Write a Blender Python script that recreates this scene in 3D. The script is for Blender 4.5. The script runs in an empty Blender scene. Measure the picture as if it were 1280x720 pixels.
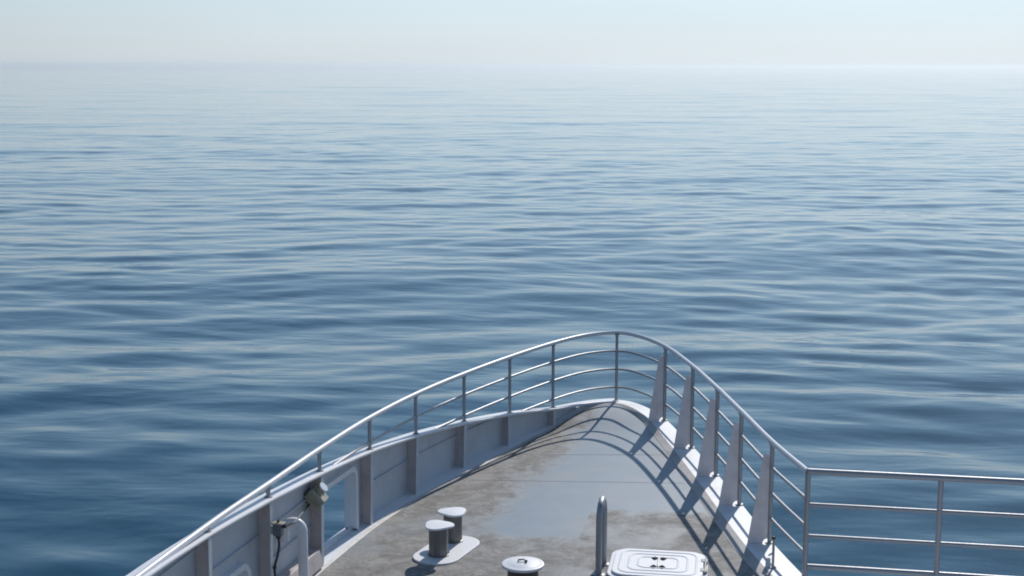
import bpy, bmesh, math, random
import numpy as np
from mathutils import Vector, Matrix
R = math.radians
S = bpy.context.scene
rnd = random.Random(7)

# ------------------------------------------------------------------ camera, sky, sun, exposure
SEA_Z = -3.0
cam_d = bpy.data.cameras.new("camera")
cam = bpy.data.objects.new("camera", cam_d)
S.collection.objects.link(cam)
cam_d.sensor_width = 36.0
cam_d.lens = 1777.0 / 1280.0 * 36.0
cam_d.clip_start = 0.1
cam_d.clip_end = 200000.0
cam.location = (0, 0, 5.0)
cam.rotation_mode = 'XYZ'
_yaw, _pitch, _roll = 9.07, 8.89, 0.13
cam.matrix_world = (Matrix.Translation((0, 0, 5.0)) @ Matrix.Rotation(R(_yaw), 4, 'Z')
                    @ Matrix.Rotation(R(90 - _pitch), 4, 'X') @ Matrix.Rotation(R(_roll), 4, 'Z'))
S.camera = cam

SUN_AZ = 12.0      # degrees to starboard of the ship's heading (+Y)
SUN_EL = 34.5
HAZE_LOW = tuple(c / 0.075 for c in (0.745, 0.812, 0.85))      # right at the horizon, nearly neutral
HAZE_HIGH = tuple(c / 0.075 for c in (0.58, 1.0, 1.31))     # some degrees up, pale blue
HAZE_FALL = 3.9
w = bpy.data.worlds.new("World")
S.world = w
w.use_nodes = True
nt = w.node_tree
nt.nodes.clear()
sky = nt.nodes.new('ShaderNodeTexSky')
sky.sky_type = 'NISHITA'
sky.sun_disc = False
sky.sun_elevation = R(SUN_EL)
sky.sun_rotation = R(SUN_AZ)
sky.altitude = 0
sky.air_density = 1.0
sky.dust_density = 0.15
sky.ozone_density = 5.0
bg = nt.nodes.new('ShaderNodeBackground')
bg.inputs['Strength'].default_value = 0.075
wo = nt.nodes.new('ShaderNodeOutputWorld')
# marine haze low in the sky: pale, brighter toward the sun, thinning with height into the clear blue above
def _n(t, **kw):
    n = nt.nodes.new(t)
    for k, v in kw.items(): setattr(n, k, v)
    return n
def _m(op, a, b=None, clamp=False):
    n = _n('ShaderNodeMath', operation=op, use_clamp=clamp)
    for s_, v_ in zip(n.inputs, (a, b)):
        if v_ is None: continue
        if isinstance(v_, bpy.types.NodeSocket): nt.links.new(v_, s_)
        else: s_.default_value = v_
    return n.outputs[0]
_tc = _n('ShaderNodeTexCoord')
_nrm = _n('ShaderNodeVectorMath', operation='NORMALIZE'); nt.links.new(_tc.outputs['Generated'], _nrm.inputs[0])
_sep = _n('ShaderNodeSeparateXYZ'); nt.links.new(_nrm.outputs[0], _sep.inputs[0])
_dot = _n('ShaderNodeVectorMath', operation='DOT_PRODUCT'); nt.links.new(_nrm.outputs[0], _dot.inputs[0])
_dot.inputs[1].default_value = (math.sin(R(SUN_AZ)) * math.cos(R(SUN_EL)), math.cos(R(SUN_AZ)) * math.cos(R(SUN_EL)), math.sin(R(SUN_EL)))
_el = _m('MAXIMUM', _sep.outputs['Z'], 0.0)
_hf = _m('MULTIPLY', _m('EXPONENT', _m('MULTIPLY', _el, -HAZE_FALL)), 1.0, True)      # share of haze at this height
_glow = _m('MAXIMUM', _m('POWER', _m('MULTIPLY', _m('ADD', _dot.outputs['Value'], 1.0), 0.5), 2.2), 0.30)
_hm = _n('ShaderNodeMix', data_type='RGBA')
_hm.inputs['A'].default_value = (*HAZE_HIGH, 1); _hm.inputs['B'].default_value = (*HAZE_LOW, 1)
nt.links.new(_m('EXPONENT', _m('MULTIPLY', _el, -5.0)), _hm.inputs['Factor'])
_cl = _n('ShaderNodeTexNoise'); _cl.inputs['Scale'].default_value = 2.5; _cl.inputs['Detail'].default_value = 4
_mpp = _n('ShaderNodeMapping'); _mpp.inputs['Scale'].default_value = (1, 1, 9)
nt.links.new(_nrm.outputs[0], _mpp.inputs['Vector']); nt.links.new(_mpp.outputs[0], _cl.inputs['Vector'])
_glow = _m('MULTIPLY', _glow, _m('ADD', _m('MULTIPLY', _cl.outputs['Fac'], 0.10), 0.95))
_hc = _n('ShaderNodeVectorMath', operation='SCALE'); nt.links.new(_hm.outputs['Result'], _hc.inputs[0])
nt.links.new(_glow, _hc.inputs['Scale'])
_mx = _n('ShaderNodeMix', data_type='RGBA')
nt.links.new(_hf, _mx.inputs['Factor']); nt.links.new(sky.outputs[0], _mx.inputs['A']); nt.links.new(_hc.outputs[0], _mx.inputs['B'])
nt.links.new(_mx.outputs['Result'], bg.inputs['Color'])
nt.links.new(bg.outputs[0], wo.inputs['Surface'])

sun_d = bpy.data.lights.new("sun", 'SUN')
sun_d.energy = 2.9
sun_d.angle = R(0.6)
sun_d.color = (1.0, 0.95, 0.89)
sun = bpy.data.objects.new("sun", sun_d)
S.collection.objects.link(sun)
_sd = Vector((math.sin(R(SUN_AZ)) * math.cos(R(SUN_EL)), math.cos(R(SUN_AZ)) * math.cos(R(SUN_EL)), math.sin(R(SUN_EL))))
sun.rotation_mode = 'QUATERNION'
sun.rotation_quaternion = _sd.to_track_quat('Z', 'Y')
sun.location = (20, 60, 60)

S.view_settings.view_transform = 'Standard'
S.view_settings.look = 'None'
S.view_settings.gamma = 1.0
S.view_settings.use_curve_mapping = False
S.view_settings.exposure = 0.3
S.cycles.use_denoising = True
S.cycles.max_bounces = 6
S.cycles.volume_bounces = 1
S.cycles.caustics_reflective = False
S.cycles.caustics_refractive = False
S.cycles.sample_clamp_indirect = 4.0
S.cycles.filter_width = 1.9

# ------------------------------------------------------------------ helpers
def tag(o, label=None, cat=None, group=None, kind=None):
    if label: o['label'] = label
    if cat: o['category'] = cat
    if group: o['group'] = group
    if kind: o['kind'] = kind
    return o

class MB:
    """collects shapes; build() links them as ONE mesh object. Coordinates are world coordinates."""
    def __init__(self):
        self.v = []; self.f = []
    def add(self, vs, fs):
        b = len(self.v)
        self.v += [tuple(p) for p in vs]
        self.f += [tuple(i + b for i in f) for f in fs]
    def box(self, c, size, ax=None):
        """box at centre c; ax = 3 unit vectors"""
        c = Vector(c)
        ax = ax or (Vector((1, 0, 0)), Vector((0, 1, 0)), Vector((0, 0, 1)))
        h = [s / 2 for s in size]
        vs = [c + ax[0] * h[0] * i + ax[1] * h[1] * j + ax[2] * h[2] * k for k in (-1, 1) for j in (-1, 1) for i in (-1, 1)]
        self.add(vs, [(0, 2, 3, 1), (4, 5, 7, 6), (0, 1, 5, 4), (1, 3, 7, 5), (3, 2, 6, 7), (2, 0, 4, 6)])
    def prism(self, poly, off, closed=True):
        """poly: list of 3d points; extruded by vector off"""
        n = len(poly); off = Vector(off)
        a = [Vector(p) for p in poly]
        self.add(a + [p + off for p in a],
                 [tuple(range(n - 1, -1, -1)), tuple(range(n, 2 * n))] + [(i, (i + 1) % n, n + (i + 1) % n, n + i) for i in range(n)])
    def tube(self, pts, r, n=12, caps=True, closed=False):
        pts = [Vector(p) for p in pts]
        m = len(pts)
        rs = r if isinstance(r, (list, tuple)) else [r] * m
        vs = []
        up = None
        for i, p in enumerate(pts):
            if closed:
                t = (pts[(i + 1) % m] - pts[i - 1]).normalized()
            else:
                t = (pts[min(i + 1, m - 1)] - pts[max(i - 1, 0)]).normalized()
            if up is None:
                ref = Vector((0, 0, 1)) if abs(t.z) < 0.9 else Vector((1, 0, 0))
                up = (ref - t * ref.dot(t)).normalized()
            else:
                up = (up - t * up.dot(t)).normalized()
            sd = t.cross(up)
            k = 1.0
            if 0 < i < m - 1 or closed:
                d1 = (pts[i] - pts[i - 1]).normalized()
                k = 1.0 / max(0.5, d1.dot(t))
            for j in range(n):
                a = 2 * math.pi * j / n
                vs.append(p + (up * math.cos(a) + sd * math.sin(a)) * rs[i] * (k if k < 1.4 else 1.4))
        fs = []
        for i in range(m if closed else m - 1):
            a = i * n; b = ((i + 1) % m) * n
            for j in range(n):
                fs.append((a + j, a + (j + 1) % n, b + (j + 1) % n, b + j))
        if caps and not closed:
            fs.append(tuple(range(n - 1, -1, -1)))
            fs.append(tuple(range((m - 1) * n, m * n)))
        self.add(vs, fs)
    def lathe(self, c, prof, n=32, shape=None):
        """prof: list of (r, z); shape(angle)->radius factor"""
        vs = []; fs = []
        for r, z in prof:
            for j in range(n):
                a = 2 * math.pi * j / n
                k = shape(a) if shape else 1.0
                vs.append((c[0] + r * k * math.cos(a), c[1] + r * k * math.sin(a), c[2] + z))
        for i in range(len(prof) - 1):
            for j in range(n):
                fs.append((i * n + j, i * n + (j + 1) % n, (i + 1) * n + (j + 1) % n, (i + 1) * n + j))
        fs.append(tuple(range(n - 1, -1, -1)))
        fs.append(tuple((len(prof) - 1) * n + j for j in range(n)))
        self.add(vs, fs)
    def build(self, name, m, parent=None, smooth=35, bevel=0.0, seg=2):
        me = bpy.data.meshes.new(name)
        me.from_pydata(self.v, [], self.f)
        bm = bmesh.new(); bm.from_mesh(me)
        bmesh.ops.recalc_face_normals(bm, faces=bm.faces)
        bm.to_mesh(me); bm.free()
        for p in me.polygons: p.use_smooth = bool(smooth)
        if smooth: me.set_sharp_from_angle(angle=R(smooth))
        me.materials.append(m)
        o = bpy.data.objects.new(name, me)
        S.collection.objects.link(o)
        if parent is not None:
            o.parent = parent
            o.matrix_parent_inverse = WM[parent].inverted()
        WM[o] = Matrix.Identity(4)
        if bevel:
            b = o.modifiers.new("bevel", 'BEVEL'); b.width = bevel; b.segments = seg; b.limit_method = 'ANGLE'; b.angle_limit = R(40)
        return o
WM = {}

def empty(name, loc, parent=None):
    o = bpy.data.objects.new(name, None)
    o.empty_display_size = 0.2
    S.collection.objects.link(o)
    o.location = loc
    WM[o] = Matrix.Translation(loc)
    return o

def catmull(pts, per=8):
    pts = [Vector(p) for p in pts]
    P = [pts[0] * 2 - pts[1]] + pts + [pts[-1] * 2 - pts[-2]]
    out = []
    for i in range(1, len(P) - 2):
        p0, p1, p2, p3 = P[i - 1:i + 3]
        for k in range(per):
            t = k / per
            out.append(0.5 * ((2 * p1) + (p2 - p0) * t + (2 * p0 - 5 * p1 + 4 * p2 - p3) * t * t + (3 * p1 - p0 - 3 * p2 + p3) * t ** 3))
    out.append(pts[-1].copy())
    return out

def interp(x, xs, ys):
    return float(np.interp(x, xs, ys))

def smoothstep(a, b, x):
    t = min(1, max(0, (x - a) / (b - a)))
    return t * t * (3 - 2 * t)

# ------------------------------------------------------------------ materials
def new_mat(name):
    m = bpy.data.materials.new(name); m.use_nodes = True
    nt = m.node_tree
    b = nt.nodes['Principled BSDF']
    return m, nt, b

def N(nt, t, **kw):
    n = nt.nodes.new(t)
    for k, v in kw.items():
        if hasattr(n, k): setattr(n, k, v)
    return n

def noise(nt, vec, scale, detail=4, rough=0.55, dist=0.0):
    n = nt.nodes.new('ShaderNodeTexNoise')
    n.inputs['Scale'].default_value = scale
    n.inputs['Detail'].default_value = detail
    n.inputs['Roughness'].default_value = rough
    n.inputs['Distortion'].default_value = dist
    nt.links.new(vec, n.inputs['Vector'])
    return n.outputs['Fac']

def ramp(nt, fac, stops):
    n = nt.nodes.new('ShaderNodeValToRGB')
    cr = n.color_ramp
    while len(cr.elements) < len(stops): cr.elements.new(0.5)
    for e, (p, c) in zip(cr.elements, stops):
        e.position = p
        e.color = (c[0], c[1], c[2], 1) if not isinstance(c, (int, float)) else (c, c, c, 1)
    nt.links.new(fac, n.inputs['Fac'])
    return n.outputs['Color']

def mix(nt, fac, a, b, mode='MIX'):
    n = nt.nodes.new('ShaderNodeMix'); n.data_type = 'RGBA'; n.blend_type = mode
    for s, v in ((n.inputs['Factor'], fac), (n.inputs['A'], a), (n.inputs['B'], b)):
        if hasattr(v, 'is_linked') or isinstance(v, bpy.types.NodeSocket): nt.links.new(v, s)
        elif isinstance(v, (int, float)): s.default_value = v
        else: s.default_value = (*v, 1)
    return n.outputs['Result']

def math_(nt, op, a, b=None, clamp=False):
    n = nt.nodes.new('ShaderNodeMath'); n.operation = op; n.use_clamp = clamp
    for s, v in zip(n.inputs, (a, b)):
        if v is None: continue
        if isinstance(v, bpy.types.NodeSocket): nt.links.new(v, s)
        else: s.default_value = v
    return n.outputs[0]

def bump(nt, b, h, strength, dist):
    n = nt.nodes.new('ShaderNodeBump')
    n.inputs['Strength'].default_value = strength
    n.inputs['Distance'].default_value = dist
    nt.links.new(h, n.inputs['Height'])
    nt.links.new(n.outputs[0], b.inputs['Normal'])
    return n

def paint(name, col, rough=0.45, dirt=(0.35, 0.30, 0.24), dirt_amt=0.5, metal=0.0, coat=0.0, scale=3.0, streaks=0.0):
    m, nt, b = new_mat(name)
    tc = N(nt, 'ShaderNodeTexCoord'); v = tc.outputs['Object']
    f1 = noise(nt, v, scale, 6, 0.65)
    f2 = noise(nt, v, scale * 9, 4, 0.6)
    d = math_(nt, 'MULTIPLY', ramp(nt, f1, [(0.48, 0.0), (0.72, 1.0)]), dirt_amt)
    c0 = mix(nt, f2, tuple(x * 0.93 for x in col), tuple(min(1, x * 1.05) for x in col))
    c = mix(nt, d, c0, dirt)
    if streaks:      # runs of rust and grime drawn out downward
        mp = N(nt, 'ShaderNodeMapping'); mp.inputs['Scale'].default_value = (1, 1, 0.10)
        nt.links.new(v, mp.inputs['Vector'])
        sf = noise(nt, mp.outputs[0], 14, 4, 0.6)
        sm = math_(nt, 'MULTIPLY', ramp(nt, sf, [(0.60, 0.0), (0.74, 1.0)]), math_(nt, 'MULTIPLY', ramp(nt, f1, [(0.42, 0.0), (0.6, 1.0)]), streaks))
        c = mix(nt, sm, c, (0.27, 0.17, 0.11))
        ch = noise(nt, v, 34, 3, 0.6)
        c = mix(nt, math_(nt, 'MULTIPLY', ramp(nt, ch, [(0.69, 0.0), (0.72, 1.0)]), streaks), c, (0.20, 0.12, 0.08))
    nt.links.new(c, b.inputs['Base Color'])
    r = math_(nt, 'ADD', math_(nt, 'MULTIPLY', f2, 0.25), rough - 0.12)
    nt.links.new(r, b.inputs['Roughness'])
    b.inputs['Metallic'].default_value = metal
    b.inputs['Coat Weight'].default_value = coat
    bump(nt, b, f2, 0.15, 0.004)
    return m

M_white = paint('white_paint', (0.80, 0.80, 0.82), 0.42, (0.48, 0.44, 0.39), 0.18)
M_clean = paint('fresh_white_paint', (0.83, 0.83, 0.84), 0.5, (0.5, 0.46, 0.4), 0.08)
M_bulwark = paint('bulwark_paint', (0.58, 0.60, 0.64), 0.5, (0.40, 0.37, 0.35), 0.4, scale=2.2, streaks=0.55)
M_frame = paint('frame_paint', (0.56, 0.50, 0.49), 0.55, (0.30, 0.24, 0.21), 0.5, scale=4, streaks=0.8)
M_bracket = paint('bracket_paint', (0.72, 0.67, 0.68), 0.5, (0.42, 0.36, 0.33), 0.4, scale=5, streaks=0.35)
M_margin = paint('margin_paint', (0.82, 0.82, 0.83), 0.5, (0.45, 0.41, 0.37), 0.45, scale=2.0, streaks=0.3)
M_step = paint('step_paint', (0.46, 0.44, 0.42), 0.6, (0.27, 0.23, 0.2), 0.7, scale=3.0)
M_steel = paint('stainless_tube', (0.36, 0.37, 0.39), 0.5, (0.40, 0.38, 0.36), 0.2, metal=0.55, scale=7)
M_ptube = paint('painted_tube', (0.66, 0.67, 0.70), 0.36, (0.42, 0.38, 0.36), 0.25, scale=7)
M_grey = paint('grey_enamel', (0.13, 0.16, 0.17), 0.5, (0.2, 0.18, 0.15), 0.4, scale=9)
M_olive = paint('olive_cast_metal', (0.36, 0.35, 0.27), 0.5, (0.16, 0.14, 0.11), 0.5, scale=12)
M_black = paint('black_rubber', (0.02, 0.02, 0.022), 0.55, (0.05, 0.045, 0.04), 0.3, scale=10)
M_recess_shade = paint('painted_recess_shade', (0.012, 0.012, 0.013), 0.95, (0.02, 0.018, 0.015), 0.2, scale=10)  # flat black standing in for the shade inside the hatch handle holes
M_recess_shade.node_tree.nodes['Principled BSDF'].inputs['Specular IOR Level'].default_value = 0.05
M_dark = paint('dark_iron', (0.09, 0.075, 0.07), 0.6, (0.16, 0.10, 0.07), 0.6, scale=8)
M_hull = paint('hull_paint', (0.70, 0.71, 0.73), 0.4, (0.5, 0.46, 0.42), 0.3, scale=1.0)
M_lens, _nt, _b = new_mat('frosted_lens')
_b.inputs['Base Color'].default_value = (0.75, 0.78, 0.8, 1); _b.inputs['Roughness'].default_value = 0.2

def ribbed_steel():
    m, nt, b = new_mat('ribbed_steel')
    tc = N(nt, 'ShaderNodeTexCoord'); v = tc.outputs['Object']
    mp = N(nt, 'ShaderNodeMapping'); mp.inputs['Scale'].default_value = (1, 1, 0.06)
    nt.links.new(v, mp.inputs['Vector'])
    f = noise(nt, mp.outputs[0], 60, 3, 0.6)
    f2 = noise(nt, v, 8, 4)
    c = mix(nt, f, (0.10, 0.103, 0.106), (0.27, 0.27, 0.27))
    c = mix(nt, math_(nt, 'MULTIPLY', f2, 0.4), c, (0.17, 0.13, 0.10))
    nt.links.new(c, b.inputs['Base Color'])
    b.inputs['Metallic'].default_value = 0.35
    b.inputs['Roughness'].default_value = 0.45
    bump(nt, b, f, 0.3, 0.004)
    return m
M_ribbed = ribbed_steel()

def deck_material():
    m, nt, b = new_mat('deck_paint')
    tc = N(nt, 'ShaderNodeTexCoord'); v = tc.outputs['Object']
    sep = N(nt, 'ShaderNodeSeparateXYZ'); nt.links.new(v, sep.inputs[0])
    X, Y = sep.outputs['X'], sep.outputs['Y']
    big = noise(nt, v, 0.9, 5, 0.6, 0.3)
    med = noise(nt, v, 3.2, 7, 0.68, 0.4)
    fine = noise(nt, v, 26, 6, 0.7)
    grit = noise(nt, v, 130, 3, 0.7)
    # worn sandy-grey non-slip coating
    worn = ramp(nt, med, [(0.30, (0.115, 0.111, 0.104)), (0.46, (0.190, 0.184, 0.174)), (0.58, (0.275, 0.268, 0.255)), (0.74, (0.36, 0.35, 0.335))])
    blot = noise(nt, v, 9, 5, 0.7, 0.6)
    worn = mix(nt, math_(nt, 'MULTIPLY', ramp(nt, blot, [(0.52, 0.0), (0.66, 1.0)]), 0.6), worn, (0.42, 0.39, 0.345))
    worn = mix(nt, math_(nt, 'MULTIPLY', ramp(nt, blot, [(0.30, 1.0), (0.42, 0.0)]), 0.7), worn, (0.09, 0.078, 0.064))
    worn = mix(nt, math_(nt, 'MULTIPLY', ramp(nt, fine, [(0.35, 1.0), (0.55, 0.0)]), 0.55), worn, (0.085, 0.078, 0.068))
    # smoother blue-grey middle of the foredeck, sky sheen mixed into its colour
    smooth = mix(nt, med, (0.165, 0.215, 0.262), (0.265, 0.315, 0.355))
    smooth = mix(nt, math_(nt, 'MULTIPLY', ramp(nt, big, [(0.5, 0.0), (0.65, 1.0)]), 0.45), smooth, (0.30, 0.29, 0.275))
    # patch shape: port boundary, starboard boundary, aft boundary, each wobbling with noise
    wob = math_(nt, 'MULTIPLY', math_(nt, 'SUBTRACT', big, 0.5), 1.3)
    wob2 = math_(nt, 'ADD', wob, math_(nt, 'MULTIPLY', math_(nt, 'SUBTRACT', med, 0.5), 0.9))
    # port edge line X > xl(Y):  Y 14.6 -> -2.9 ; 17.5 -> -2.55 ; 19.5 -> -2.15
    xl = math_(nt, 'ADD', math_(nt, 'MULTIPLY', math_(nt, 'SUBTRACT', Y, 14.6), 0.13), -3.0)
    e1 = math_(nt, 'MULTIPLY', math_(nt, 'ADD', math_(nt, 'SUBTRACT', X, xl), wob2), 2.4, True)
    # aft edge: Y > 14.85 port, > 15.7 starboard of X=-1.75
    step = math_(nt, 'MULTIPLY', math_(nt, 'ADD', X, 1.62), 30.0, True)
    ya = math_(nt, 'ADD', math_(nt, 'MULTIPLY', step, 0.95), 14.62)
    e2 = math_(nt, 'MULTIPLY', math_(nt, 'ADD', math_(nt, 'SUBTRACT', Y, ya), math_(nt, 'MULTIPLY', wob2, 0.5)), 5.0, True)
    mask = math_(nt, 'MULTIPLY', e1, e2, True)
    # loose second puddle-like patch aft
    mask = math_(nt, 'MAXIMUM', mask, math_(nt, 'MULTIPLY', ramp(nt, big, [(0.53, 0.0), (0.62, 1.0)]), 0.55))
    col = mix(nt, mask, worn, smooth)
    # dark specks
    vo = N(nt, 'ShaderNodeTexVoronoi'); vo.inputs['Scale'].default_value = 2.3
    nt.links.new(v, vo.inputs['Vector'])
    sp = math_(nt, 'MULTIPLY', ramp(nt, vo.outputs['Distance'], [(0.02, 1.0), (0.05, 0.0)]), 0.5)
    col = mix(nt, sp, col, (0.06, 0.045, 0.035))
    nt.links.new(col, b.inputs['Base Color'])
    rg = math_(nt, 'ADD', math_(nt, 'MULTIPLY', mask, -0.30), math_(nt, 'ADD', 0.66, math_(nt, 'MULTIPLY', fine, 0.2)))
    nt.links.new(rg, b.inputs['Roughness'])
    h = math_(nt, 'ADD', math_(nt, 'MULTIPLY', fine, 0.7), math_(nt, 'MULTIPLY', grit, 0.5))
    bump(nt, b, h, 0.35, 0.004)
    return m
M_deck = deck_material()

def sea_material():
    m, nt, b = new_mat('sea_water')
    tc = N(nt, 'ShaderNodeTexCoord'); v = tc.outputs['Object']
    def mp(sx, sy, rot=0):
        n = N(nt, 'ShaderNodeMapping')
        n.inputs['Scale'].default_value = (sx, sy, 1)
        n.inputs['Rotation'].default_value = (0, 0, R(rot))
        nt.links.new(v, n.inputs['Vector']); return n.outputs[0]
    a = noise(nt, mp(0.36, 1.0, -9), 1.5, 3, 0.5, 0.35)
    c = noise(nt, mp(0.5, 1.0, -24), 3.6, 2, 0.5, 0.3)
    h = math_(nt, 'ADD', a, math_(nt, 'MULTIPLY', c, 0.20))
    far = noise(nt, mp(0.5, 1.0, -9), 0.27, 4, 0.6, 0.2)
    wide = noise(nt, mp(0.45, 1.0, -9), 0.07, 4, 0.65, 0.2)
    h = math_(nt, 'ADD', math_(nt, 'MULTIPLY', h, 0.010), math_(nt, 'MULTIPLY', far, 0.085))
    h = math_(nt, 'ADD', h, math_(nt, 'MULTIPLY', wide, 0.22))
    bump(nt, b, h, 1.0, 1.0)
    b.inputs['Base Color'].default_value = (0.005, 0.054, 0.098, 1)
    b.inputs['Roughness'].default_value = 0.03
    b.inputs['IOR'].default_value = 1.333
    return m
M_sea = sea_material()

# ------------------------------------------------------------------ the sea: one sheet to the horizon, real swell near the ship
def build_sea():
    cx, cy = -1.0, 4.0
    ang = []
    a = -math.pi
    while a < math.pi:
        ang.append(a)
        d = abs(a - R(9))           # angle from the view's middle, to port positive
        a += 0.0026 if d < R(27) else (0.0026 + (d - R(27)) * 0.10)
    ang = np.array(ang)
    rad = [0.5, 3.0]
    r = 6.0
    while r < 1800:
        rad.append(r)
        r += max(0.17, 0.17 * (r / 40.0) ** 1.12)
    while r < 90000:
        rad.append(r); r *= 1.25
    rad.append(90000.0)
    rad = np.array(rad)
    step = np.gradient(rad)
    A, Rr = np.meshgrid(ang, rad)
    X = cx - Rr * np.sin(A); Y = cy + Rr * np.cos(A)
    ST = np.maximum(step[:, None] * np.ones_like(A), 0)
    rs = np.random.RandomState(11)
    Z = np.zeros_like(X)
    # slow warp of the plane so that crests wander
    WX = X + 1.6 * np.sin(0.11 * X + 0.07 * Y + 1.0) + 0.9 * np.sin(0.23 * Y - 0.12 * X)
    WY = Y + 1.1 * np.sin(0.10 * X - 0.05 * Y + 2.0) + 0.6 * np.sin(0.27 * X + 0.13 * Y + 0.5)
    ncomp = 96
    for i in range(ncomp):
        lam = 1.0 * (10.0 / 1.0) ** (i / (ncomp - 1.0)) * rs.uniform(0.93, 1.07)
        th = R(9) + rs.normal(0, R(25 if lam > 4 else 31))
        if rs.rand() < 0.12: th += rs.choice([-1, 1]) * R(28)
        k = 2 * math.pi / lam
        kx, ky = -math.sin(th) * k, math.cos(th) * k
        sl = 0.0061 * (0.65 if lam < 1.5 else 1.2 if lam < 4.5 else (4.5 / lam) ** 1.4) * rs.uniform(0.6, 1.4)
        fade = np.clip((lam / 2.4 - ST) / (lam / 5.0), 0, 1)
        Z += fade * sl / k * np.sin(kx * WX + ky * WY + rs.uniform(0, 6.28))
    for i in range(22):      # faint longer swell, mostly read far out
        lam = 9.0 * (45.0 / 9.0) ** (i / 21.0) * rs.uniform(0.93, 1.07)
        th = R(9) + rs.normal(0, R(24)); k = 2 * math.pi / lam
        fade = np.clip((lam / 2.4 - ST) / (lam / 5.0), 0, 1)
        Z += fade * 0.0042 / k * np.sin(-math.sin(th) * k * WX + math.cos(th) * k * WY + rs.uniform(0, 6.28))
    # patchy strength (cat's paws)
    patch = 1.0 + 0.2 * np.sin(0.05 * X + 0.031 * Y + 0.4) * np.sin(0.043 * Y - 0.02 * X + 1.1) + 0.14 * np.sin(0.012 * X + 0.021 * Y)
    Z *= patch
    Z += SEA_Z
    nr, na = X.shape
    V = np.stack([X, Y, Z], -1).reshape(-1, 3)
    idx = np.arange(nr * na).reshape(nr, na)
    q = np.stack([idx[:-1, :], np.roll(idx, -1, 1)[:-1, :], np.roll(idx, -1, 1)[1:, :], idx[1:, :]], -1).reshape(-1, 4)
    me = bpy.data.meshes.new('sea')
    nv, nf = len(V), len(q)
    me.vertices.add(nv); me.vertices.foreach_set('co', V.astype(np.float32).ravel())
    me.loops.add(nf * 4); me.loops.foreach_set('vertex_index', q.astype(np.int32).ravel())
    me.polygons.add(nf)
    me.polygons.foreach_set('loop_start', np.arange(0, nf * 4, 4, dtype=np.int32))
    me.polygons.foreach_set('use_smooth', np.ones(nf, dtype=bool))
    me.update(calc_edges=True)
    me.validate()
    if me.polygons[0].normal.z < 0: me.flip_normals()
    me.materials.append(M_sea)
    o = bpy.data.objects.new('sea', me)
    S.collection.objects.link(o)
    tag(o, 'calm blue sea with long low ripples reaching the horizon', None, None, 'structure')
    print('sea verts', nv)
    return o
build_sea()

# ------------------------------------------------------------------ ship plan
# outline of the deck edge = line of the top rail (x to starboard, y ahead)
PORT = [(-4.62, 2.0), (-4.60, 6.0), (-4.53, 9.0), (-4.42, 11.12), (-4.30, 12.44), (-4.18, 13.72), (-4.02, 15.0), (-3.76, 16.28),
        (-3.40, 17.51), (-2.99, 18.66), (-2.53, 19.75), (-2.14, 20.40), (-1.72, 20.66)]
STBD = [(-1.72, 20.66), (-1.36, 20.42), (-0.94, 19.68), (-0.54, 18.47), (-0.19, 17.19), (0.10, 16.04), (0.42, 14.75), (0.73, 13.70)]
port = catmull([(x, y, 0) for x, y in PORT] + [(-1.36, 20.42, 0)], 8)[:-8]
stbd = catmull([(-2.14, 20.40, 0)] + [(x, y, 0) for x, y in STBD], 8)[8:]
stbd_full = stbd + [Vector((1.0, 12.6, 0)), Vector((1.2, 9.0, 0)), Vector((1.25, 6, 0)), Vector((1.25, 2, 0))]
TIP = Vector((-1.72, 20.66, 0))

def margin_z(y, port_side=False):
    if port_side: return -0.11 + 0.185 * smoothstep(19.4, 20.6, y)
    return 0.075 * smoothstep(18.9, 20.6, y)
def edge_deck_z(y, port_side):
    if port_side: return -0.13 + 0.19 * smoothstep(19.2, 20.5, y)
    return -0.03 + 0.09 * smoothstep(19.3, 20.5, y)
CAPY = [8.0, 9.5, 10.3, 11.12, 12.44, 13.72, 15.08, 16.28, 17.51, 18.66, 19.75, 20.3, 20.6]
CAPZ = [1.11, 1.10, 1.08, 1.043, 0.962, 0.855, 0.725, 0.60, 0.462, 0.315, 0.145, 0.10, 0.085]
def cap_z(y): return interp(y, CAPY, CAPZ)

def inset(path, i, d, left):
    """point of path i moved inboard by d"""
    a = path[max(0, i - 1)]; b = path[min(len(path) - 1, i + 1)]
    t = (b - a).normalized()
    n = Vector((t.y, -t.x, 0))          # to starboard when heading forward
    return path[i] + n * d * (1 if left else 1)

loop = port + stbd_full[1:]             # port aft -> tip -> starboard aft; inboard is always to the right

def tangent_normal(path, i):
    a = path[max(0, i - 1)]; b = path[min(len(path) - 1, i + 1)]
    t = (b - a).normalized()
    return t, Vector((t.y, -t.x, 0))

ship = empty('ship', (-1.7, 10.0, SEA_Z))
tag(ship, 'white ship bow with grey worn steel foredeck pointing out over calm sea', 'ship')

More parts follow.
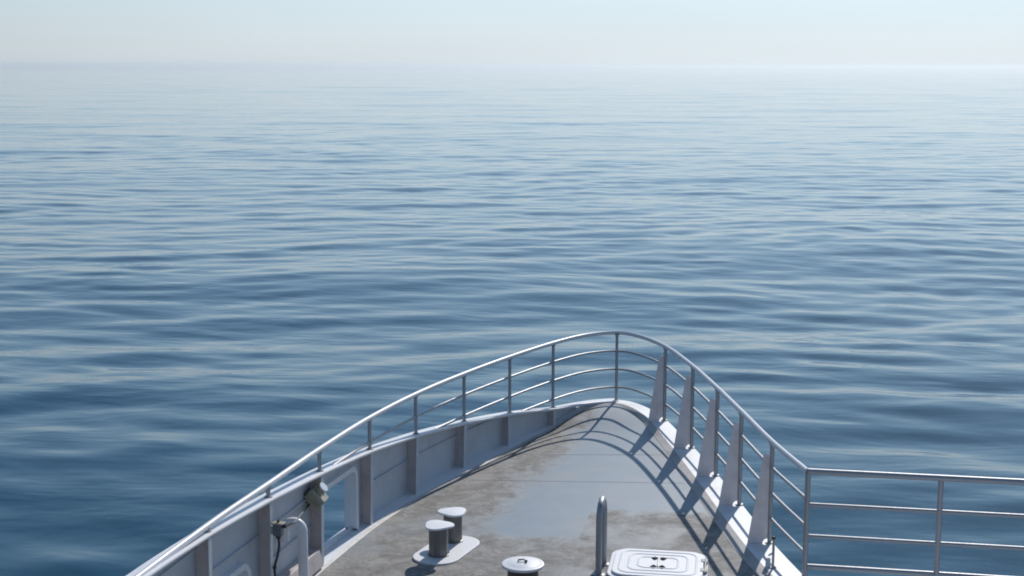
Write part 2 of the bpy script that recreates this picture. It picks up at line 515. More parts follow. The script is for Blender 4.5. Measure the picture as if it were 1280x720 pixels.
NL = len(loop)
def plate_off(y):
    return -0.085 + 0.06 * smoothstep(18.0, 20.3, y)
def wout(i):   # width of white margin
    y = loop[i].y; stb = i >= len(port)
    if stb: return interp(y, [6, 13, 16, 18, 19.5, 20.3, 20.66], [0.27, 0.27, 0.28, 0.26, 0.22, 0.18, 0.16])
    return interp(y, [6, 12.5, 13.7, 15, 16.1, 17.0, 18.4, 19.1, 20.3, 20.66], [0.05, 0.06, 0.065, 0.08, 0.10, 0.15, 0.14, 0.07, 0.10, 0.16])
def wstep(i):
    y = loop[i].y; stb = i >= len(port)
    return interp(y, [6, 17, 19.5, 20.3, 20.66], [0.13, 0.12, 0.09, 0.05, 0.05]) if stb else 0.03
P_out = []; P_in = []; P_deck = []
for i in range(NL):
    t, n = tangent_normal(loop, i)
    y = loop[i].y
    po = loop[i] - n * 0.035
    ps = i < len(port)
    if ps: po = loop[i] + n * (plate_off(y) - 0.02 - 0.12 * smoothstep(17.5, 13.5, y))
    P_out.append(Vector((po.x, po.y, margin_z(y, ps))))
    pi = loop[i] + n * wout(i)
    P_in.append(Vector((pi.x, pi.y, margin_z(pi.y + 0.15, ps))))
    pd = loop[i] + n * (wout(i) + wstep(i))
    P_deck.append(Vector((pd.x, pd.y, edge_deck_z(pd.y, ps))))

# hull plating, deck edge to below the waterline, flared bow
def build_hull():
    m = MB()
    rings = []
    for z, k, fwd in ((0.0, 1.0, 0.0), (-0.12, 1.0, 0.0), (-0.9, 0.90, -0.25), (-2.0, 0.74, -0.75), (-3.0, 0.60, -1.3), (-4.0, 0.45, -2.2)):
        ring = []
        for i, p in enumerate(P_out):
            tt, nn = tangent_normal(loop, i)
            f = smoothstep(6.0, 20.5, p.y)
            kk = 1 - (1 - k) * f
            x = -1.7 + (p.x + 1.7) * kk
            y = p.y + fwd * f
            zz = p.z - 0.004 if z == 0 else z
            if z == 0:
                x += nn.x * 0.002; y += nn.y * 0.002
            ring.append((x, y, zz))
        rings.append(ring)
    n = NL
    vs = [q for r_ in rings for q in r_]
    fs = []
    for a in range(len(rings) - 1):
        for i in range(n - 1):
            fs.append((a * n + i, a * n + i + 1, (a + 1) * n + i + 1, (a + 1) * n + i))
    fs.append(tuple(a * n for a in range(len(rings))) + tuple(a * n + n - 1 for a in range(len(rings) - 1, -1, -1)))
    m.add(vs, fs)
    o = m.build('hull', M_hull, ship)
    return o
hull = build_hull()

_half = len(port) - 1
_ly = [p.y for p in P_deck[:_half + 1]]; _lx = [p.x for p in P_deck[:_half + 1]]
_ry = [p.y for p in P_deck[_half:]][::-1]; _rx = [p.x for p in P_deck[_half:]][::-1]
def deck_at(x, y):
    a, b = interp(y, _ly, _lx), interp(y, _ry, _rx)
    u = min(1, max(0, (x - a) / max(0.01, b - a)))
    return edge_deck_z(y, True) * (1 - u) + edge_deck_z(y, False) * u

def build_deck():
    """deck sheet, cambered grid between the two inner edges"""
    half = len(port) - 1
    m = MB()
    left = P_deck[:half + 1]
    right = P_deck[half:]
    # sample by y
    ly = [p.y for p in left]; lx = [p.x for p in left]
    ry = [p.y for p in right][::-1]; rx = [p.x for p in right][::-1]
    ytop = P_deck[half].y - 0.01
    ys = [2.0 + (ytop - 2.0) * (1 - (1 - j / 90) ** 1.5) for j in range(91)]
    nx = 20
    vs = []; fs = []
    for y in ys:
        a, b = interp(y, ly, lx), interp(y, ry, rx)
        for k in range(nx + 1):
            u = k / nx
            x = a + (b - a) * u
            z = edge_deck_z(y, True) * (1 - u) + edge_deck_z(y, False) * u
            vs.append((x, y, z))
    for j in range(len(ys) - 1):
        for k in range(nx):
            q = j * (nx + 1) + k
            fs.append((q, q + 1, q + nx + 2, q + nx + 1))
    m.add(vs, fs)
    o = m.build('deck', M_deck, ship)
    if o.data.polygons[0].normal.z < 0: o.data.flip_normals()
    return o
deck = build_deck()
deck['label'] = 'worn grey steel deck with a smoother blue-grey middle, sky sheen painted in'

# raised white margin round the deck edge and its sloped inner edge
m = MB()
m.add(P_out + P_in + [p - Vector((0, 0, 0.10)) for p in P_out] + [p - Vector((0, 0, 0.14)) for p in P_in],
      [(i, i + 1, NL + i + 1, NL + i) for i in range(NL - 1)]
      + [(i, i + 1, 2 * NL + i + 1, 2 * NL + i) for i in range(NL - 1)])
m.build('deck_margin', M_margin, ship)['label'] = 'white painted margin plate along the deck edge'
m = MB()
low = [p + Vector((0, 0, -0.05)) for p in P_deck]
top = [p + Vector((0, 0, -0.001)) for p in P_in]
m.add(top + [Vector((p.x, p.y, p.z + 0.004)) for p in P_deck] + low,
      [(i, i + 1, NL + i + 1, NL + i) for i in range(NL - 1)] + [(NL + i, NL + i + 1, 2 * NL + i + 1, 2 * NL + i) for i in range(NL - 1)])
m.build('margin_step', M_step, ship)['label'] = 'dirty beige sloping inner edge of the white margin'

# welded plate seams on the deck
def seam(pts, r=0.0018):
    m = MB()
    P = []
    for a, b in zip(pts[:-1], pts[1:]):
        k = max(2, int((Vector((*b, 0)) - Vector((*a, 0))).length / 0.25))
        for j in range(k):
            u = j / k; x = a[0] + (b[0] - a[0]) * u; y = a[1] + (b[1] - a[1]) * u
            P.append((x, y, deck_at(x, y) + 0.0005))
    P.append((pts[-1][0], pts[-1][1], deck_at(*pts[-1]) + 0.0005))
    m.tube(P, r, 6)
    m.build('weld_seam', M_deck, deck)
seam([(-3.2, 16.9), (-0.35, 16.9)])
seam([(-2.75, 18.15), (-0.75, 18.15)])
seam([(-1.62, 10.0), (-1.62, 16.9)])
seam([(-3.05, 10.0), (-3.05, 14.62)])

# side platform beyond the fence (main deck widening), outside the frame but there
m = MB()
m.box((3.1, 9.6, -0.09), (4.6, 8.24, 0.16))
m.box((3.1, 9.6, -1.2), (4.55, 8.18, 2.0))
m.build('side_platform', M_hull, ship)

# ------------------------------------------------------------------ port bulwark
def path_at_y(path, y):
    for i in range(len(path) - 1):
        a, b = path[i], path[i + 1]
        if (a.y - y) * (b.y - y) <= 0 and a.y != b.y:
            u = (y - a.y) / (b.y - a.y)
            p = a.lerp(b, u)
            t = (b - a).normalized()
            return p, t, Vector((t.y, -t.x, 0))
    raise ValueError(y)

FRAME_Y = [7.4, 8.6, 9.8, 11.08, 12.35, 13.62, 14.98, 16.2, 17.42, 18.57, 19.65]
bul = empty('bulwark', (-4.2, 13.0, 0))
bul.parent = ship; bul.matrix_parent_inverse = WM[ship].inverted()
bul['label'] = 'white port bulwark with dull ribs, its top sloping down to the bow'

def plate_pt(y, z, off=0.0):
    p, t, n = path_at_y(port, y)
    off += plate_off(y)
    return Vector((p.x + n.x * off, p.y + n.y * off, z))

HOLES = {  # bay index (by aft frame) -> (y0, y1, z0, z1)
    5: (13.84, 14.74, -0.06, 0.60),
    3: (11.25, 12.02, 0.0, 0.44),
}
def sheet(m, y0, y1, zf0, zf1, n=8):
    ys = [y0 + (y1 - y0) * j / n for j in range(n + 1)]
    th = 0.012
    vs = []
    for y in ys:
        z0 = zf0(y); z1 = zf1(y)
        vs += [plate_pt(y, z0, 0), plate_pt(y, z1, 0), plate_pt(y, z1, -th), plate_pt(y, z0, -th)]
    fs = []
    for j in range(n):
        a = 4 * j; b = a + 4
        for k in range(4):
            fs.append((a + k, a + (k + 1) % 4, b + (k + 1) % 4, b + k))
    fs += [(0, 1, 2, 3), (4 * n + 3, 4 * n + 2, 4 * n + 1, 4 * n)]
    m.add(vs, fs)

ends = FRAME_Y + [20.25]
for bi in range(len(ends) - 1):
    y0, y1 = ends[bi], ends[bi + 1] - 0.0015
    m = MB()
    bot = lambda y: margin_z(y, True) - 0.02
    topf = lambda y: cap_z(y) - 0.012
    if bi in HOLES:
        h0, h1, z0, z1 = HOLES[bi]
        sheet(m, y0, h0, bot, topf, 4)
        sheet(m, h1, y1, bot, topf, 4)
        sheet(m, h0, h1, bot, lambda y: z0, 6)
        sheet(m, h0, h1, lambda y: z1, topf, 6)
    else:
        sheet(m, y0, y1, bot, topf, 8)
    m.build('plate', M_bulwark, bul, smooth=0)
    if bi in HOLES:
        # thick rounded rim round the opening
        h0, h1, z0, z1 = HOLES[bi]
        rr = 0.10
        path = []
        for (cy_, cz_, a0) in ((h1 - rr, z1 - rr, 0), (h0 + rr, z1 - rr, 90), (h0 + rr, z0 + rr, 180), (h1 - rr, z0 + rr, 270)):
            for k in range(7):
                a = R(a0 + 15 * k)
                path.append((cy_ + rr * math.cos(a), cz_ + rr * math.sin(a)))
        if z0 < 0:      # open at the sill
            path = [(h1, z0 - 0.04)] + path[:14] + [(h0, z0 - 0.04)]
        cyc = (h0 + h1) / 2; czc = (z0 + z1) / 2
        mr = MB(); vs = []; k2 = 0.045
        for (yy, zz) in path:
            oy = yy + (k2 if yy > cyc else -k2) * min(1, abs(yy - cyc) / ((h1 - h0) / 2)) ** 6
            oz = zz + (k2 if zz > czc else -k2) * min(1, abs(zz - czc) / ((z1 - z0) / 2)) ** 6
            iy = yy - (0.012 if yy > cyc else -0.012); iz = zz - (0.012 if zz > czc else -0.012)
            vs += [plate_pt(iy, iz, 0.055 if zz > czc or yy > cyc + 0.3 else 0.02), plate_pt(oy, oz, 0.055 if zz > czc or yy > cyc + 0.3 else 0.02), plate_pt(oy, oz, -0.09), plate_pt(iy, iz, -0.09)]
        n = len(path)
        fs = []
        for j in range(n if z0 >= 0 else n - 1):
            a = 4 * j; b = 4 * ((j + 1) % n)
            for k in range(4):
                fs.append((a + k, a + (k + 1) % 4, b + (k + 1) % 4, b + k))
        mr.add(vs, fs)
        mr.build('opening_rim', M_white, bul, smooth=50)

for y in FRAME_Y:
    p, t, n = path_at_y(port, y)
    zc = cap_z(y) - 0.014
    zb = margin_z(y, True) - 0.004
    d0 = 0.115; d1 = 0.13
    if zc < 0.4: d0 = 0.10; d1 = 0.10
    m = MB()
    o3 = Vector((p.x, p.y, 0)) + n * plate_off(y)
    poly = [o3 + n * 0.001 + Vector((0, 0, zb + 0.03)), o3 + n * 0.03 + Vector((0, 0, zb)), o3 + n * d0 + Vector((0, 0, zb)),
            o3 + n * d1 + Vector((0, 0, zc)), o3 + n * 0.001 + Vector((0, 0, zc))]
    m.prism([q - t * 0.006 for q in poly], t * 0.012)
    # face flange (lit edge)
    fl = [o3 + n * (d0 + 0.0015) + Vector((0, 0, zb)), o3 + n * (d0 + 0.0125) + Vector((0, 0, zb)),
          o3 + n * (d1 + 0.0125) + Vector((0, 0, zc)), o3 + n * (d1 + 0.0015) + Vector((0, 0, zc))]
    fr = m.build('frame', M_frame, bul, smooth=0)
    m = MB()
    for sgn in (-1, 1):
        m.tube([o3 + n * 0.004 + t * 0.008 * sgn + Vector((0, 0, zb + 0.03)), o3 + n * 0.004 + t * 0.008 * sgn + Vector((0, 0, (zb + zc) / 2)), o3 + n * 0.004 + t * 0.008 * sgn + Vector((0, 0, zc))], 0.005, 6)
    w_ = m.build('weld_bead', M_frame, bul); w_['kind'] = 'stuff'
    m = MB()
    m.prism([q - t * 0.03 for q in fl], t * 0.06)
    m.build('frame_flange', M_bulwark, bul, smooth=0)

# horizontal stiffener bars between the frames
for bi in range(len(FRAME_Y) - 1):
    y0, y1 = FRAME_Y[bi] + 0.01, FRAME_Y[bi + 1] - 0.01
    for z in (0.30, 0.62, 0.92):
        if z > cap_z(y1) - 0.02 and z > cap_z(y0) - 0.05: continue
        ye = y1
        while z > cap_z(ye) - 0.03: ye -= 0.02
        if ye - y0 < 0.15: continue
        if bi in HOLES and HOLES[bi][2] < z < HOLES[bi][3] + 0.05: continue
        m = MB()
        vs = []; n_ = 6; dd = 0.03
        for j in range(n_ + 1):
            y = y0 + (ye - y0) * j / n_
            vs += [plate_pt(y, z, 0.001), plate_pt(y, z, dd), plate_pt(y, z + 0.009, dd), plate_pt(y, z + 0.009, 0.001)]
        fs = []
        for j in range(n_):
            for k in range(4):
                fs.append((4 * j + k, 4 * j + (k + 1) % 4, 4 * j + 4 + (k + 1) % 4, 4 * j + 4 + k))
        fs += [(0, 1, 2, 3), (4 * n_ + 3, 4 * n_ + 2, 4 * n_ + 1, 4 * n_)]
        m.add(vs, fs)
        m.build('stiffener', M_bulwark, bul, smooth=0)

m = MB()
vs = []
for j in range(7):
    y = 12.42 + (13.55 - 12.42) * j / 6
    vs += [plate_pt(y, -0.09, 0.002), plate_pt(y, -0.09, 0.17), plate_pt(y, 0.06, 0.13), plate_pt(y, 0.08, 0.12), plate_pt(y, 0.08, 0.002)]
fs = []
for j in range(6):
    for k in range(5):
        fs.append((5 * j + k, 5 * j + (k + 1) % 5, 5 * j + 5 + (k + 1) % 5, 5 * j + 5 + k))
fs += [tuple(range(5)), tuple(30 + k for k in range(4, -1, -1))]
m.add(vs, fs)
m.build('pipe_seat', M_frame, bul, smooth=0, bevel=0.006)

# cap rail: rounded flat bar along the top, running out into the bow margin
def cap_section(w0, w1, th):
    return [(-w0, -th), (w1, -th), (w1 + 0.012, -th * 0.4), (w1 + 0.008, -th * 0.1), (w1 - 0.01, 0.0), (-w0 + 0.01, 0.0), (-w0 - 0.008, -th * 0.1), (-w0 - 0.012, -th * 0.4)]
m = MB()
pts = [p for p in port if p.y > 7.3]
vs = []
L = len(pts)
for i, p in enumerate(pts):
    t, n = tangent_normal(pts, i)
    w1 = interp(p.y, [8, 18.5, 20.2, 20.7], [0.055, 0.05, 0.08, 0.13])
    for (a, b) in cap_section(-plate_off(p.y) + 0.015, w1, 0.035):
        q = p + n * a
        vs.append((q.x, q.y, cap_z(p.y) + b + 0.012))
fs = []
for i in range(L - 1):
    for k in range(8):
        fs.append((8 * i + k, 8 * i + (k + 1) % 8, 8 * i + 8 + (k + 1) % 8, 8 * i + 8 + k))
fs += [tuple(range(8)), tuple(8 * (L - 1) + k for k in range(7, -1, -1))]
m.add(vs, fs)
m.build('cap_rail', M_white, bul, smooth=40)

# ------------------------------------------------------------------ bow railing
rail = empty('bow_railing', (-1.72, 20.6, 0))
tag(rail, 'curved steel pipe railing round the bow, open on the right with tapered brackets', 'railing')
RT = 1.1
def raised(path, z, y_min=None, y_max=None):
    return [Vector((p.x, p.y, z)) for p in path if (y_min is None or p.y >= y_min)]
full = [p for p in port if p.y > 9.6] + stbd[1:]
m = MB()
top_pts = []
for p in full:
    z = RT
    if p in port and p.y < 11.0:
        z = min(RT, cap_z(p.y) + 0.035 + (p.y - 9.9) * 0.02)
    top_pts.append(Vector((p.x, p.y, z)))
m.tube(top_pts, 0.029, 14)
m.build('top_rail', M_ptube, rail)
for zi in (0.825, 0.55, 0.275):
    pp = [p for p in port if cap_z(p.y) < zi + 0.005] + stbd[1:]
    m = MB()
    m.tube([Vector((p.x, p.y, zi)) for p in pp], 0.0165, 10)
    m.build('middle_rail', M_steel, rail)

def post(base, topz, r=0.021, lean=Vector((0, 0, 0))):
    m = MB()
    m.tube([base, Vector((base.x, base.y, topz)) + lean], r, 12)
    m.tube([base - Vector((0, 0, 0.002)), base + Vector((0, 0, 0.012))], r * 1.9, 14)
    for zi in (0.825, 0.55, 0.275):      # weld lumps where the rails cross
        if zi > base.z + 0.05:
            m.tube([Vector((base.x, base.y, zi - 0.022)), Vector((base.x, base.y, zi)), Vector((base.x, base.y, zi + 0.022))], [r * 1.02, r * 1.28, r * 1.02], 12)
    m.tube([Vector((base.x, base.y, topz - 0.055)), Vector((base.x, base.y, topz - 0.03)), Vector((base.x, base.y, topz - 0.01))], [r * 1.02, r * 1.3, r * 1.5], 12)
    m.build('post', M_steel, rail)
for y in FRAME_Y[3:]:
    p, t, n = path_at_y(port, y + 0.06)
    if cap_z(p.y) + 0.05 > RT: continue
    post(Vector((p.x, p.y, cap_z(p.y) + 0.010)), RT)
post(Vector((TIP.x, TIP.y - 0.03, 0.072)), RT)
BR_Y = [19.72, 18.44, 17.19, 16.04, 14.75]
for y in BR_Y:
    p, t, n = path_at_y(stbd, y)
    z0 = margin_z(y)
    post(Vector((p.x, p.y, z0)), RT, 0.024)
    # tapered bracket plate on the inboard side, with a drain notch at the foot
    o3 = Vector((p.x, p.y, 0)) + n * 0.026
    hb = 0.97
    nb = []
    for k in range(6):
        a = R(90 - 18 * k)
        nb.append(o3 + n * (0.05 * math.cos(a)) + Vector((0, 0, z0 + 0.05 * math.sin(a))))
    poly = nb + [o3 + n * 0.215 + Vector((0, 0, z0 - 0.003)), o3 + n * 0.065 + Vector((0, 0, hb)), o3 + n * 0.012 + Vector((0, 0, hb + 0.004)), o3 + Vector((0, 0, hb - 0.03))]
    m = MB()
    m.prism([q - t * 0.006 for q in poly], t * 0.012)
    m.build('bracket', M_bracket, rail, smooth=0)['label'] = 'tapered grey steel bracket plate'
    m = MB()
    b0 = o3 + n * 0.085 + Vector((0, 0, z0 + 0.02))
    m.tube([b0 - t * 0.012, b0 - t * 0.030], 0.014, 10)
    m.build('bolt', M_steel, rail)

# ------------------------------------------------------------------ fence of the side platform
fence = empty('side_railing', (2.9, 13.7, 0))
tag(fence, 'straight grey pipe railing running off to the right edge from the corner post', 'railing')
CX, CY = 0.74, 13.70
m = MB()
m.tube([(CX, CY, RT), (3.0, CY - 0.035, RT), (5.2, CY - 0.07, RT)], 0.031, 14)
m.build('top_rail', M_steel, fence)
for z in (0.765, 0.445, 0.135):
    m = MB()
    m.tube([(CX + 0.02, CY, z), (5.2, CY - 0.07, z)], 0.021 if z > 0.2 else 0.027, 12)
    m.build('lower_rail', M_steel, fence)
for x in (CX, 1.99, 3.2, 4.4, 5.2):
    yy = CY - (x - CX) * 0.0157
    m = MB()
    m.tube([(x, yy, -0.008), (x, yy, RT - 0.01)], 0.027, 14)
    m.tube([(x, yy, -0.010), (x, yy, 0.012)], 0.05, 16)
    m.build('post', M_steel, fence)

# ------------------------------------------------------------------ twin bollard
dz = deck_at(-2.98, 14.25)
bol = empty('twin_bollard', (-2.98, 14.25, dz))
tag(bol, 'pair of short ribbed steel mooring bollards with white triangular caps on one white base plate', 'bollard')
def rr_poly(cx, cy, hx, hy, r, rot, z, seg=8):
    out = []
    for (sx, sy, a0) in ((1, 1, 0), (-1, 1, 90), (-1, -1, 180), (1, -1, 270)):
        for k in range(seg + 1):
            a = R(a0 + 90 * k / seg)
            x = sx * (hx - r) + r * math.cos(a); y = sy * (hy - r) + r * math.sin(a)
            out.append(Vector((cx + x * math.cos(rot) - y * math.sin(rot), cy + x * math.sin(rot) + y * math.cos(rot), z)))
    return out
m = MB()
m.prism(rr_poly(-2.97, 14.24, 0.25, 0.47, 0.22, R(-14), dz - 0.004), (0, 0, 0.022))
m.build('base_plate', M_clean, bol, smooth=0, bevel=0.004)
def lobe(rot, k=0.13):
    return lambda a: 1.0 + k * math.cos(3 * (a - rot))
for (x, y, rot) in ((-3.02, 14.05, R(250)), (-2.96, 14.52, R(60))):
    c = (x, y, dz + 0.018)
    m = MB()
    n = 72
    prof = [(0.112, 0.0), (0.112, 0.012), (0.100, 0.016), (0.100, 0.300), (0.106, 0.308)]
    m.lathe(c, prof, n, lambda a: 1.0 + 0.010 * (1 if int(a / (2 * math.pi) * 36 + 0.25) % 2 else -1) )
    sh = m.build('bollard_post', M_ribbed, bol, smooth=25)
    m = MB()
    m.lathe((x, y, dz + 0.326), [(0.140, 0.0), (0.152, 0.004), (0.153, 0.016), (0.148, 0.022), (0.10, 0.026), (0.02, 0.028)], 60, lobe(rot, 0.11))
    m.build('cap', M_clean, sh, smooth=40)

# ------------------------------------------------------------------ round vent head with a lid
vx, vy = -1.98, 13.12
dz = deck_at(vx, vy)
vent = empty('mushroom_vent', (vx, vy, dz))
tag(vent, 'low round deck vent with a flat white lid between the bollard and the steel hoop', 'vent')
m = MB()
m.lathe((vx, vy, dz), [(0.19, 0.0), (0.19, 0.012), (0.155, 0.02), (0.150, 0.235), (0.165, 0.260)], 40)
m.build('neck', M_dark, vent)
m = MB()
m.lathe((vx, vy, dz + 0.261), [(0.185, 0.0), (0.203, 0.006), (0.209, 0.02), (0.205, 0.032), (0.176, 0.040), (0.165, 0.038), (0.158, 0.041), (0.02, 0.046)], 56)
lid = m.build('lid', M_white, vent, smooth=50)
m = MB()
m.tube([(vx - 0.05, vy + 0.005, dz + 0.305), (vx - 0.045, vy + 0.01, dz + 0.323), (vx + 0.01, vy + 0.02, dz + 0.327), (vx + 0.015, vy + 0.02, dz + 0.305)], 0.006, 8)
m.tube([(vx + 0.03, vy - 0.01, dz + 0.305), (vx + 0.035, vy, dz + 0.330)], 0.012, 8)
m.build('handle', M_dark, lid)

# ------------------------------------------------------------------ steel hoop seen end-on
dz = deck_at(-1.27, 13.8)
hoop = empty('steel_hoop', (-1.27, 13.8, dz))
tag(hoop, 'upright stainless steel hoop standing on the deck left of the white hatch', 'guard hoop')
m = MB()
hx0, hy0, hx1, hy1 = -1.292, 13.66, -1.272, 13.98
ztop = 0.665
pts = [Vector((hx0, hy0, dz)), Vector((hx0, hy0, 0.3))]
rr = 0.14
for k in range(9):
    a = R(180 - 90 * k / 8)
    pts.append(Vector((hx0 + 0.012 * k / 8, hy0 + rr + rr * math.cos(a), ztop - rr + rr * math.sin(a))))
for k in range(9):
    a = R(90 - 90 * k / 8)
    pts.append(Vector((hx1 - 0.012 * (8 - k) / 8, hy1 - rr + rr * math.cos(a), ztop - rr + rr * math.sin(a))))
pts += [Vector((hx1, hy1, 0.3)), Vector((hx1, hy1, dz))]
m.tube(pts, 0.032, 16)
m.build('hoop_tube', M_steel, hoop)
for (x, y) in ((hx0, hy0), (hx1, hy1)):
    m = MB()
    m.lathe((x, y, dz), [(0.062, 0), (0.062, 0.01), (0.034, 0.014)], 24)
    for k in range(4):
        a = R(45 + 90 * k)
        m.lathe((x + 0.047 * math.cos(a), y + 0.047 * math.sin(a), dz + 0.010), [(0.009, 0), (0.009, 0.008)], 8)
    m.build('foot', M_steel, hoop)

# ------------------------------------------------------------------ deck hatch
hc = (-0.71, 13.96)
dz = deck_at(*hc) + 0.004
hatch = empty('deck_hatch', (hc[0], hc[1], dz))
tag(hatch, 'white rounded deck hatch with stepped lid and black bow ties painted as handle recess shade', 'hatch')
m = MB()
m.prism(rr_poly(hc[0], hc[1], 0.50, 0.44, 0.17, 0, dz - 0.01), (0, 0, 0.026))
m.build('coaming', M_white, hatch, smooth=0, bevel=0.006)
lidz = dz + 0.018
m = MB()
m.prism(rr_poly(hc[0], hc[1], 0.455, 0.395, 0.15, 0, lidz), (0, 0, 0.022))
lid = m.build('lid', M_clean, hatch, smooth=0, bevel=0.006)
for k, (hx, hy, r_) in enumerate(((0.40, 0.34, 0.13), (0.31, 0.255, 0.11), (0.215, 0.17, 0.09))):
    m = MB()
    o_ = rr_poly(hc[0], hc[1], hx, hy, r_, 0, lidz + 0.022)
    i_ = rr_poly(hc[0], hc[1], hx - 0.028, hy - 0.028, max(0.02, r_ - 0.028), 0, lidz + 0.022)
    n = len(o_)
    up = Vector((0, 0, 0.005))
    mo = [a.lerp(b, 0.3) + up for a, b in zip(o_, i_)]; mi = [a.lerp(b, 0.7) + up for a, b in zip(o_, i_)]
    fs = []
    for a in range(3):
        for j in range(n):
            fs.append((a * n + j, a * n + (j + 1) % n, (a + 1) * n + (j + 1) % n, (a + 1) * n + j))
    m.add(o_ + mo + mi + i_, fs)
    m.build('raised_ridge', M_white, lid, smooth=30)
# handle: flat black bow ties paint the shade of two recesses, joined by a bar
zt = lidz + 0.0235
for sy in (1, -1):
    m = MB()
    cy_ = hc[1] + sy * 0.125
    for sx in (1, -1):
        m.prism([(hc[0] + sx * 0.014, cy_ - 0.018, zt), (hc[0] + sx * 0.045, cy_ - 0.055, zt), (hc[0] + sx * 0.078, cy_, zt), (hc[0] + sx * 0.045, cy_ + 0.055, zt), (hc[0] + sx * 0.014, cy_ + 0.018, zt)], (0, 0, 0.003))
    m.build('handle_recess_shade', M_recess_shade, lid, smooth=0)
m = MB()
m.tube([(hc[0], hc[1] - 0.13, zt + 0.006), (hc[0], hc[1] + 0.13, zt + 0.006)], 0.008, 10)
m.build('handle_bar', M_steel, lid)
m = MB()
for sy in (0.14, -0.14):
    m.box((hc[0] + 0.462, hc[1] + sy, lidz + 0.012), (0.07, 0.09, 0.03))
m.tube([(hc[0] + 0.475, hc[1] - 0.20, lidz + 0.018), (hc[0] + 0.475, hc[1] + 0.20, lidz + 0.018)], 0.012, 10)
m.build('hinge', M_step, hatch, bevel=0.004)

# ------------------------------------------------------------------ gooseneck pipe by the bulwark
gn = empty('gooseneck_pipe', (-4.04, 12.62, 0))
tag(gn, 'white gooseneck vent pipe bending over toward the bulwark', 'pipe')
m = MB()
gx, gy = -4.10, 12.80
rb = 0.09; gz = 0.525
pts = [Vector((gx, gy, -0.03)), Vector((gx, gy, 0.2)), Vector((gx, gy, gz))]
dirv = Vector((-0.98, -0.10, 0)).normalized()
for k in range(1, 13):
    a = R(180 - 15 * k)
    pts.append(Vector((gx, gy, gz)) + dirv * (rb + rb * math.cos(a)) + Vector((0, 0, rb * math.sin(a))))
pts.append(pts[-1] - Vector((0, 0, 0.10)))
m.tube(pts, 0.048, 18)
m.lathe((gx, gy, -0.03), [(0.075, 0), (0.075, 0.012), (0.05, 0.014)], 24)
m.build('pipe_bend', M_white, gn, smooth=45)

# ------------------------------------------------------------------ floodlight on the frame, junction box, cable
p, t, n = path_at_y(port, 13.62)
f0 = Vector((p.x, p.y, 0)) + n * 0.10
fl = empty('floodlight', (f0.x, f0.y, 0.70))
tag(fl, 'small olive grey floodlight clamped to a bulwark rib below the cap rail', 'floodlight')
c = f0 - n * 0.05 - t * 0.10 + Vector((0, 0, 0.665))
ax_r = cam_right = Vector((math.cos(R(9)), math.sin(R(9)), 0))
dirr = (Vector((0.72, -0.12, 0.66))).normalized()      # lamp points up and to starboard
dn = (Vector((0.66, 0.05, -0.74))).normalized()
dn = (dn - dirr * dn.dot(dirr)).normalized(); db = dirr.cross(dn)
m = MB()
m.box(c - dirr * 0.035, (0.14, 0.18, 0.14), (dirr, dn, db))
for k in range(4):
    m.box(c - dirr * (0.085 - 0.028 * k) + db * 0.0, (0.008, 0.20, 0.16), (dirr, dn, db))
m.build('housing', M_olive, fl, bevel=0.006)
m = MB()
h0 = c + dirr * 0.03 - dn * 0.03
m.tube([h0, h0 + dirr * 0.07], 0.045, 20)
m.build('lamp_barrel', M_olive, fl)
m = MB()
m.tube([h0 + dirr * 0.071, h0 + dirr * 0.086], 0.052, 24)
m.build('lens', M_lens, fl)
m = MB()
b1 = c - dirr * 0.02 - dn * 0.10
for s in (-0.05, 0.035):
    m.tube([c + db * s - dirr * 0.03 - dn * 0.06, b1 + db * s - dirr * 0.03 - dn * 0.01, b1 + db * s - dirr * 0.10 + dn * 0.0, b1 + db * s - dirr * 0.12 + dn * 0.04, c + db * s - dirr * 0.09], 0.009, 8)
m.tube([c - dirr * 0.03 + db * 0.05, f0 + Vector((0, 0, 0.72)) - t * 0.01], 0.014, 10)
m.build('bracket', M_dark, fl)

p, t, n = path_at_y(port, 12.35)
j0 = Vector((p.x, p.y, 0)) + n * 0.135 - t * 0.03
jb = empty('junction_box', (j0.x, j0.y, 0.64))
tag(jb, 'dark grey electrical junction box fixed to a bulwark rib', 'junction box')
m = MB()
jc = j0 + Vector((0, 0, 0.70))
m.box(jc, (0.085, 0.07, 0.115), (n, t, Vector((0, 0, 1))))
m.build('box_body', M_grey, jb, bevel=0.006)
m = MB()
m.box(jc + Vector((0, 0, 0.064)) + n * 0.004, (0.115, 0.085, 0.012), (n, t, Vector((0, 0, 1))))
m.build('box_lid', M_olive, jb, bevel=0.003)
for pts_, r_ in (([jc + Vector((0, 0, -0.057)), jc + Vector((0, 0, -0.085))], [0.028, 0.02]),
                 ([jc + n * 0.04 + Vector((0, 0, 0.035)), jc + n * 0.078 + Vector((0, 0, 0.038))], 0.018),
                 ([jc + Vector((0, 0, 0.07)), jc + Vector((0, 0, 0.095))], 0.012)):
    m = MB()
    m.tube(pts_, r_, 12)
    m.build('cable_gland', M_black, jb)
m = MB()
m.box(j0 - n * 0.05 + Vector((0, 0, 0.69)), (0.05, 0.012, 0.08), (n, t, Vector((0, 0, 1))))
m.build('mounting_plate', M_steel, jb)

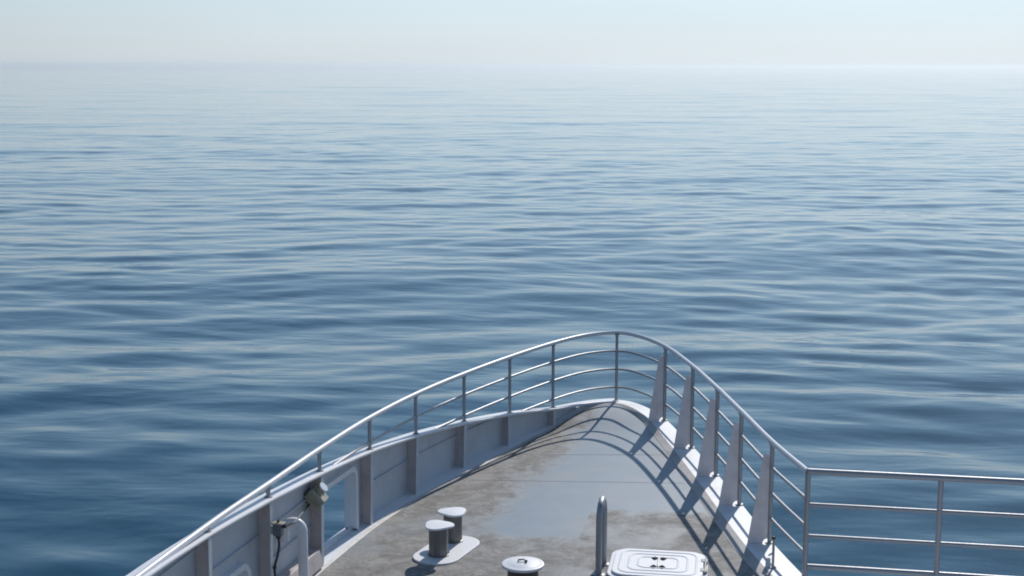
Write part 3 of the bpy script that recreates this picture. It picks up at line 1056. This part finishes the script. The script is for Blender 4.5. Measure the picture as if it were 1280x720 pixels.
m = MB()
s0 = jc + n * 0.078 + Vector((0, 0, 0.038))
e0 = c - dirr * 0.105
m.tube(catmull([s0, s0 + n * 0.05 + t * 0.12 + Vector((0, 0, 0.015)), s0.lerp(e0, 0.5) + Vector((0, 0, -0.03)), e0 - dirr * 0.06 - Vector((0, 0, 0.02)), e0], 6), 0.0085, 8)
cab = m.build('power_cable', M_grey, None)
tag(cab, 'thin grey cable slung from the junction box up to the floodlight', 'cable')
m = MB()
q0 = jc + Vector((0, 0, -0.08))
pl = [q0, q0 + Vector((0.004, 0.0, -0.08)), q0 + Vector((-0.01, -0.02, -0.18)), q0 + Vector((-0.035, -0.03, -0.28)), q0 + Vector((-0.03, -0.03, -0.40)), q0 + Vector((-0.02, -0.04, -0.49))]
m.tube(catmull(pl, 5), 0.012, 8)
m.tube([pl[3] + Vector((0, 0, 0.012)), pl[3] - Vector((0, 0, 0.012))], 0.02, 10)
cab = m.build('supply_cable', M_black, None)
tag(cab, 'thick black cable hanging from the junction box down to the deck edge', 'cable')

# ------------------------------------------------------------------ little rod with a black knob by the last bracket
rx, ry = 0.44, 13.98
rod = empty('marker_rod', (rx, ry, 0))
tag(rod, 'short upright metal rod with black tip beside the nearest railing bracket', 'rod')
m = MB()
m.tube([(rx, ry, -0.001), (rx, ry, 0.30)], 0.013, 10)
m.lathe((rx, ry, 0), [(0.035, 0), (0.035, 0.01), (0.016, 0.014)], 16)
m.build('shaft', M_steel, rod)
m = MB()
m.lathe((rx, ry, 0.30), [(0.012, 0), (0.018, 0.006), (0.018, 0.02), (0.010, 0.028)], 14)
m.build('tip', M_black, rod)
m = MB()
m.tube([(rx - 0.045, ry + 0.02, 0.12), (rx, ry, 0.16)], 0.010, 8)
m.box((rx - 0.05, ry + 0.02, 0.05), (0.05, 0.05, 0.10))
m.build('clip', M_ptube, rod)

# ------------------------------------------------------------------ haze over the sea
def build_haze():
    me = bpy.data.meshes.new('haze')
    h = 95000.0
    z0, z1 = SEA_Z - 3.0, 9.0
    vs = [(sx * h, sy * h, z) for z in (z0, z1) for sy in (-1, 1) for sx in (-1, 1)]
    me.from_pydata(vs, [], [(0, 2, 3, 1), (4, 5, 7, 6), (0, 1, 5, 4), (1, 3, 7, 5), (3, 2, 6, 7), (2, 0, 4, 6)])
    m = bpy.data.materials.new('sea_haze'); m.use_nodes = True
    nt = m.node_tree
    nt.nodes.clear()
    out = nt.nodes.new('ShaderNodeOutputMaterial')
    v = nt.nodes.new('ShaderNodeVolumePrincipled')
    v.inputs['Color'].default_value = (0.82, 0.87, 0.90, 1)
    v.inputs['Density'].default_value = 1.0 / 3300.0
    v.inputs['Anisotropy'].default_value = 0.5
    nt.links.new(v.outputs[0], out.inputs['Volume'])
    me.materials.append(m)
    o = bpy.data.objects.new('haze', me)
    S.collection.objects.link(o)
    tag(o, 'thin pale sea haze softening the horizon', None, None, 'stuff')
build_haze()
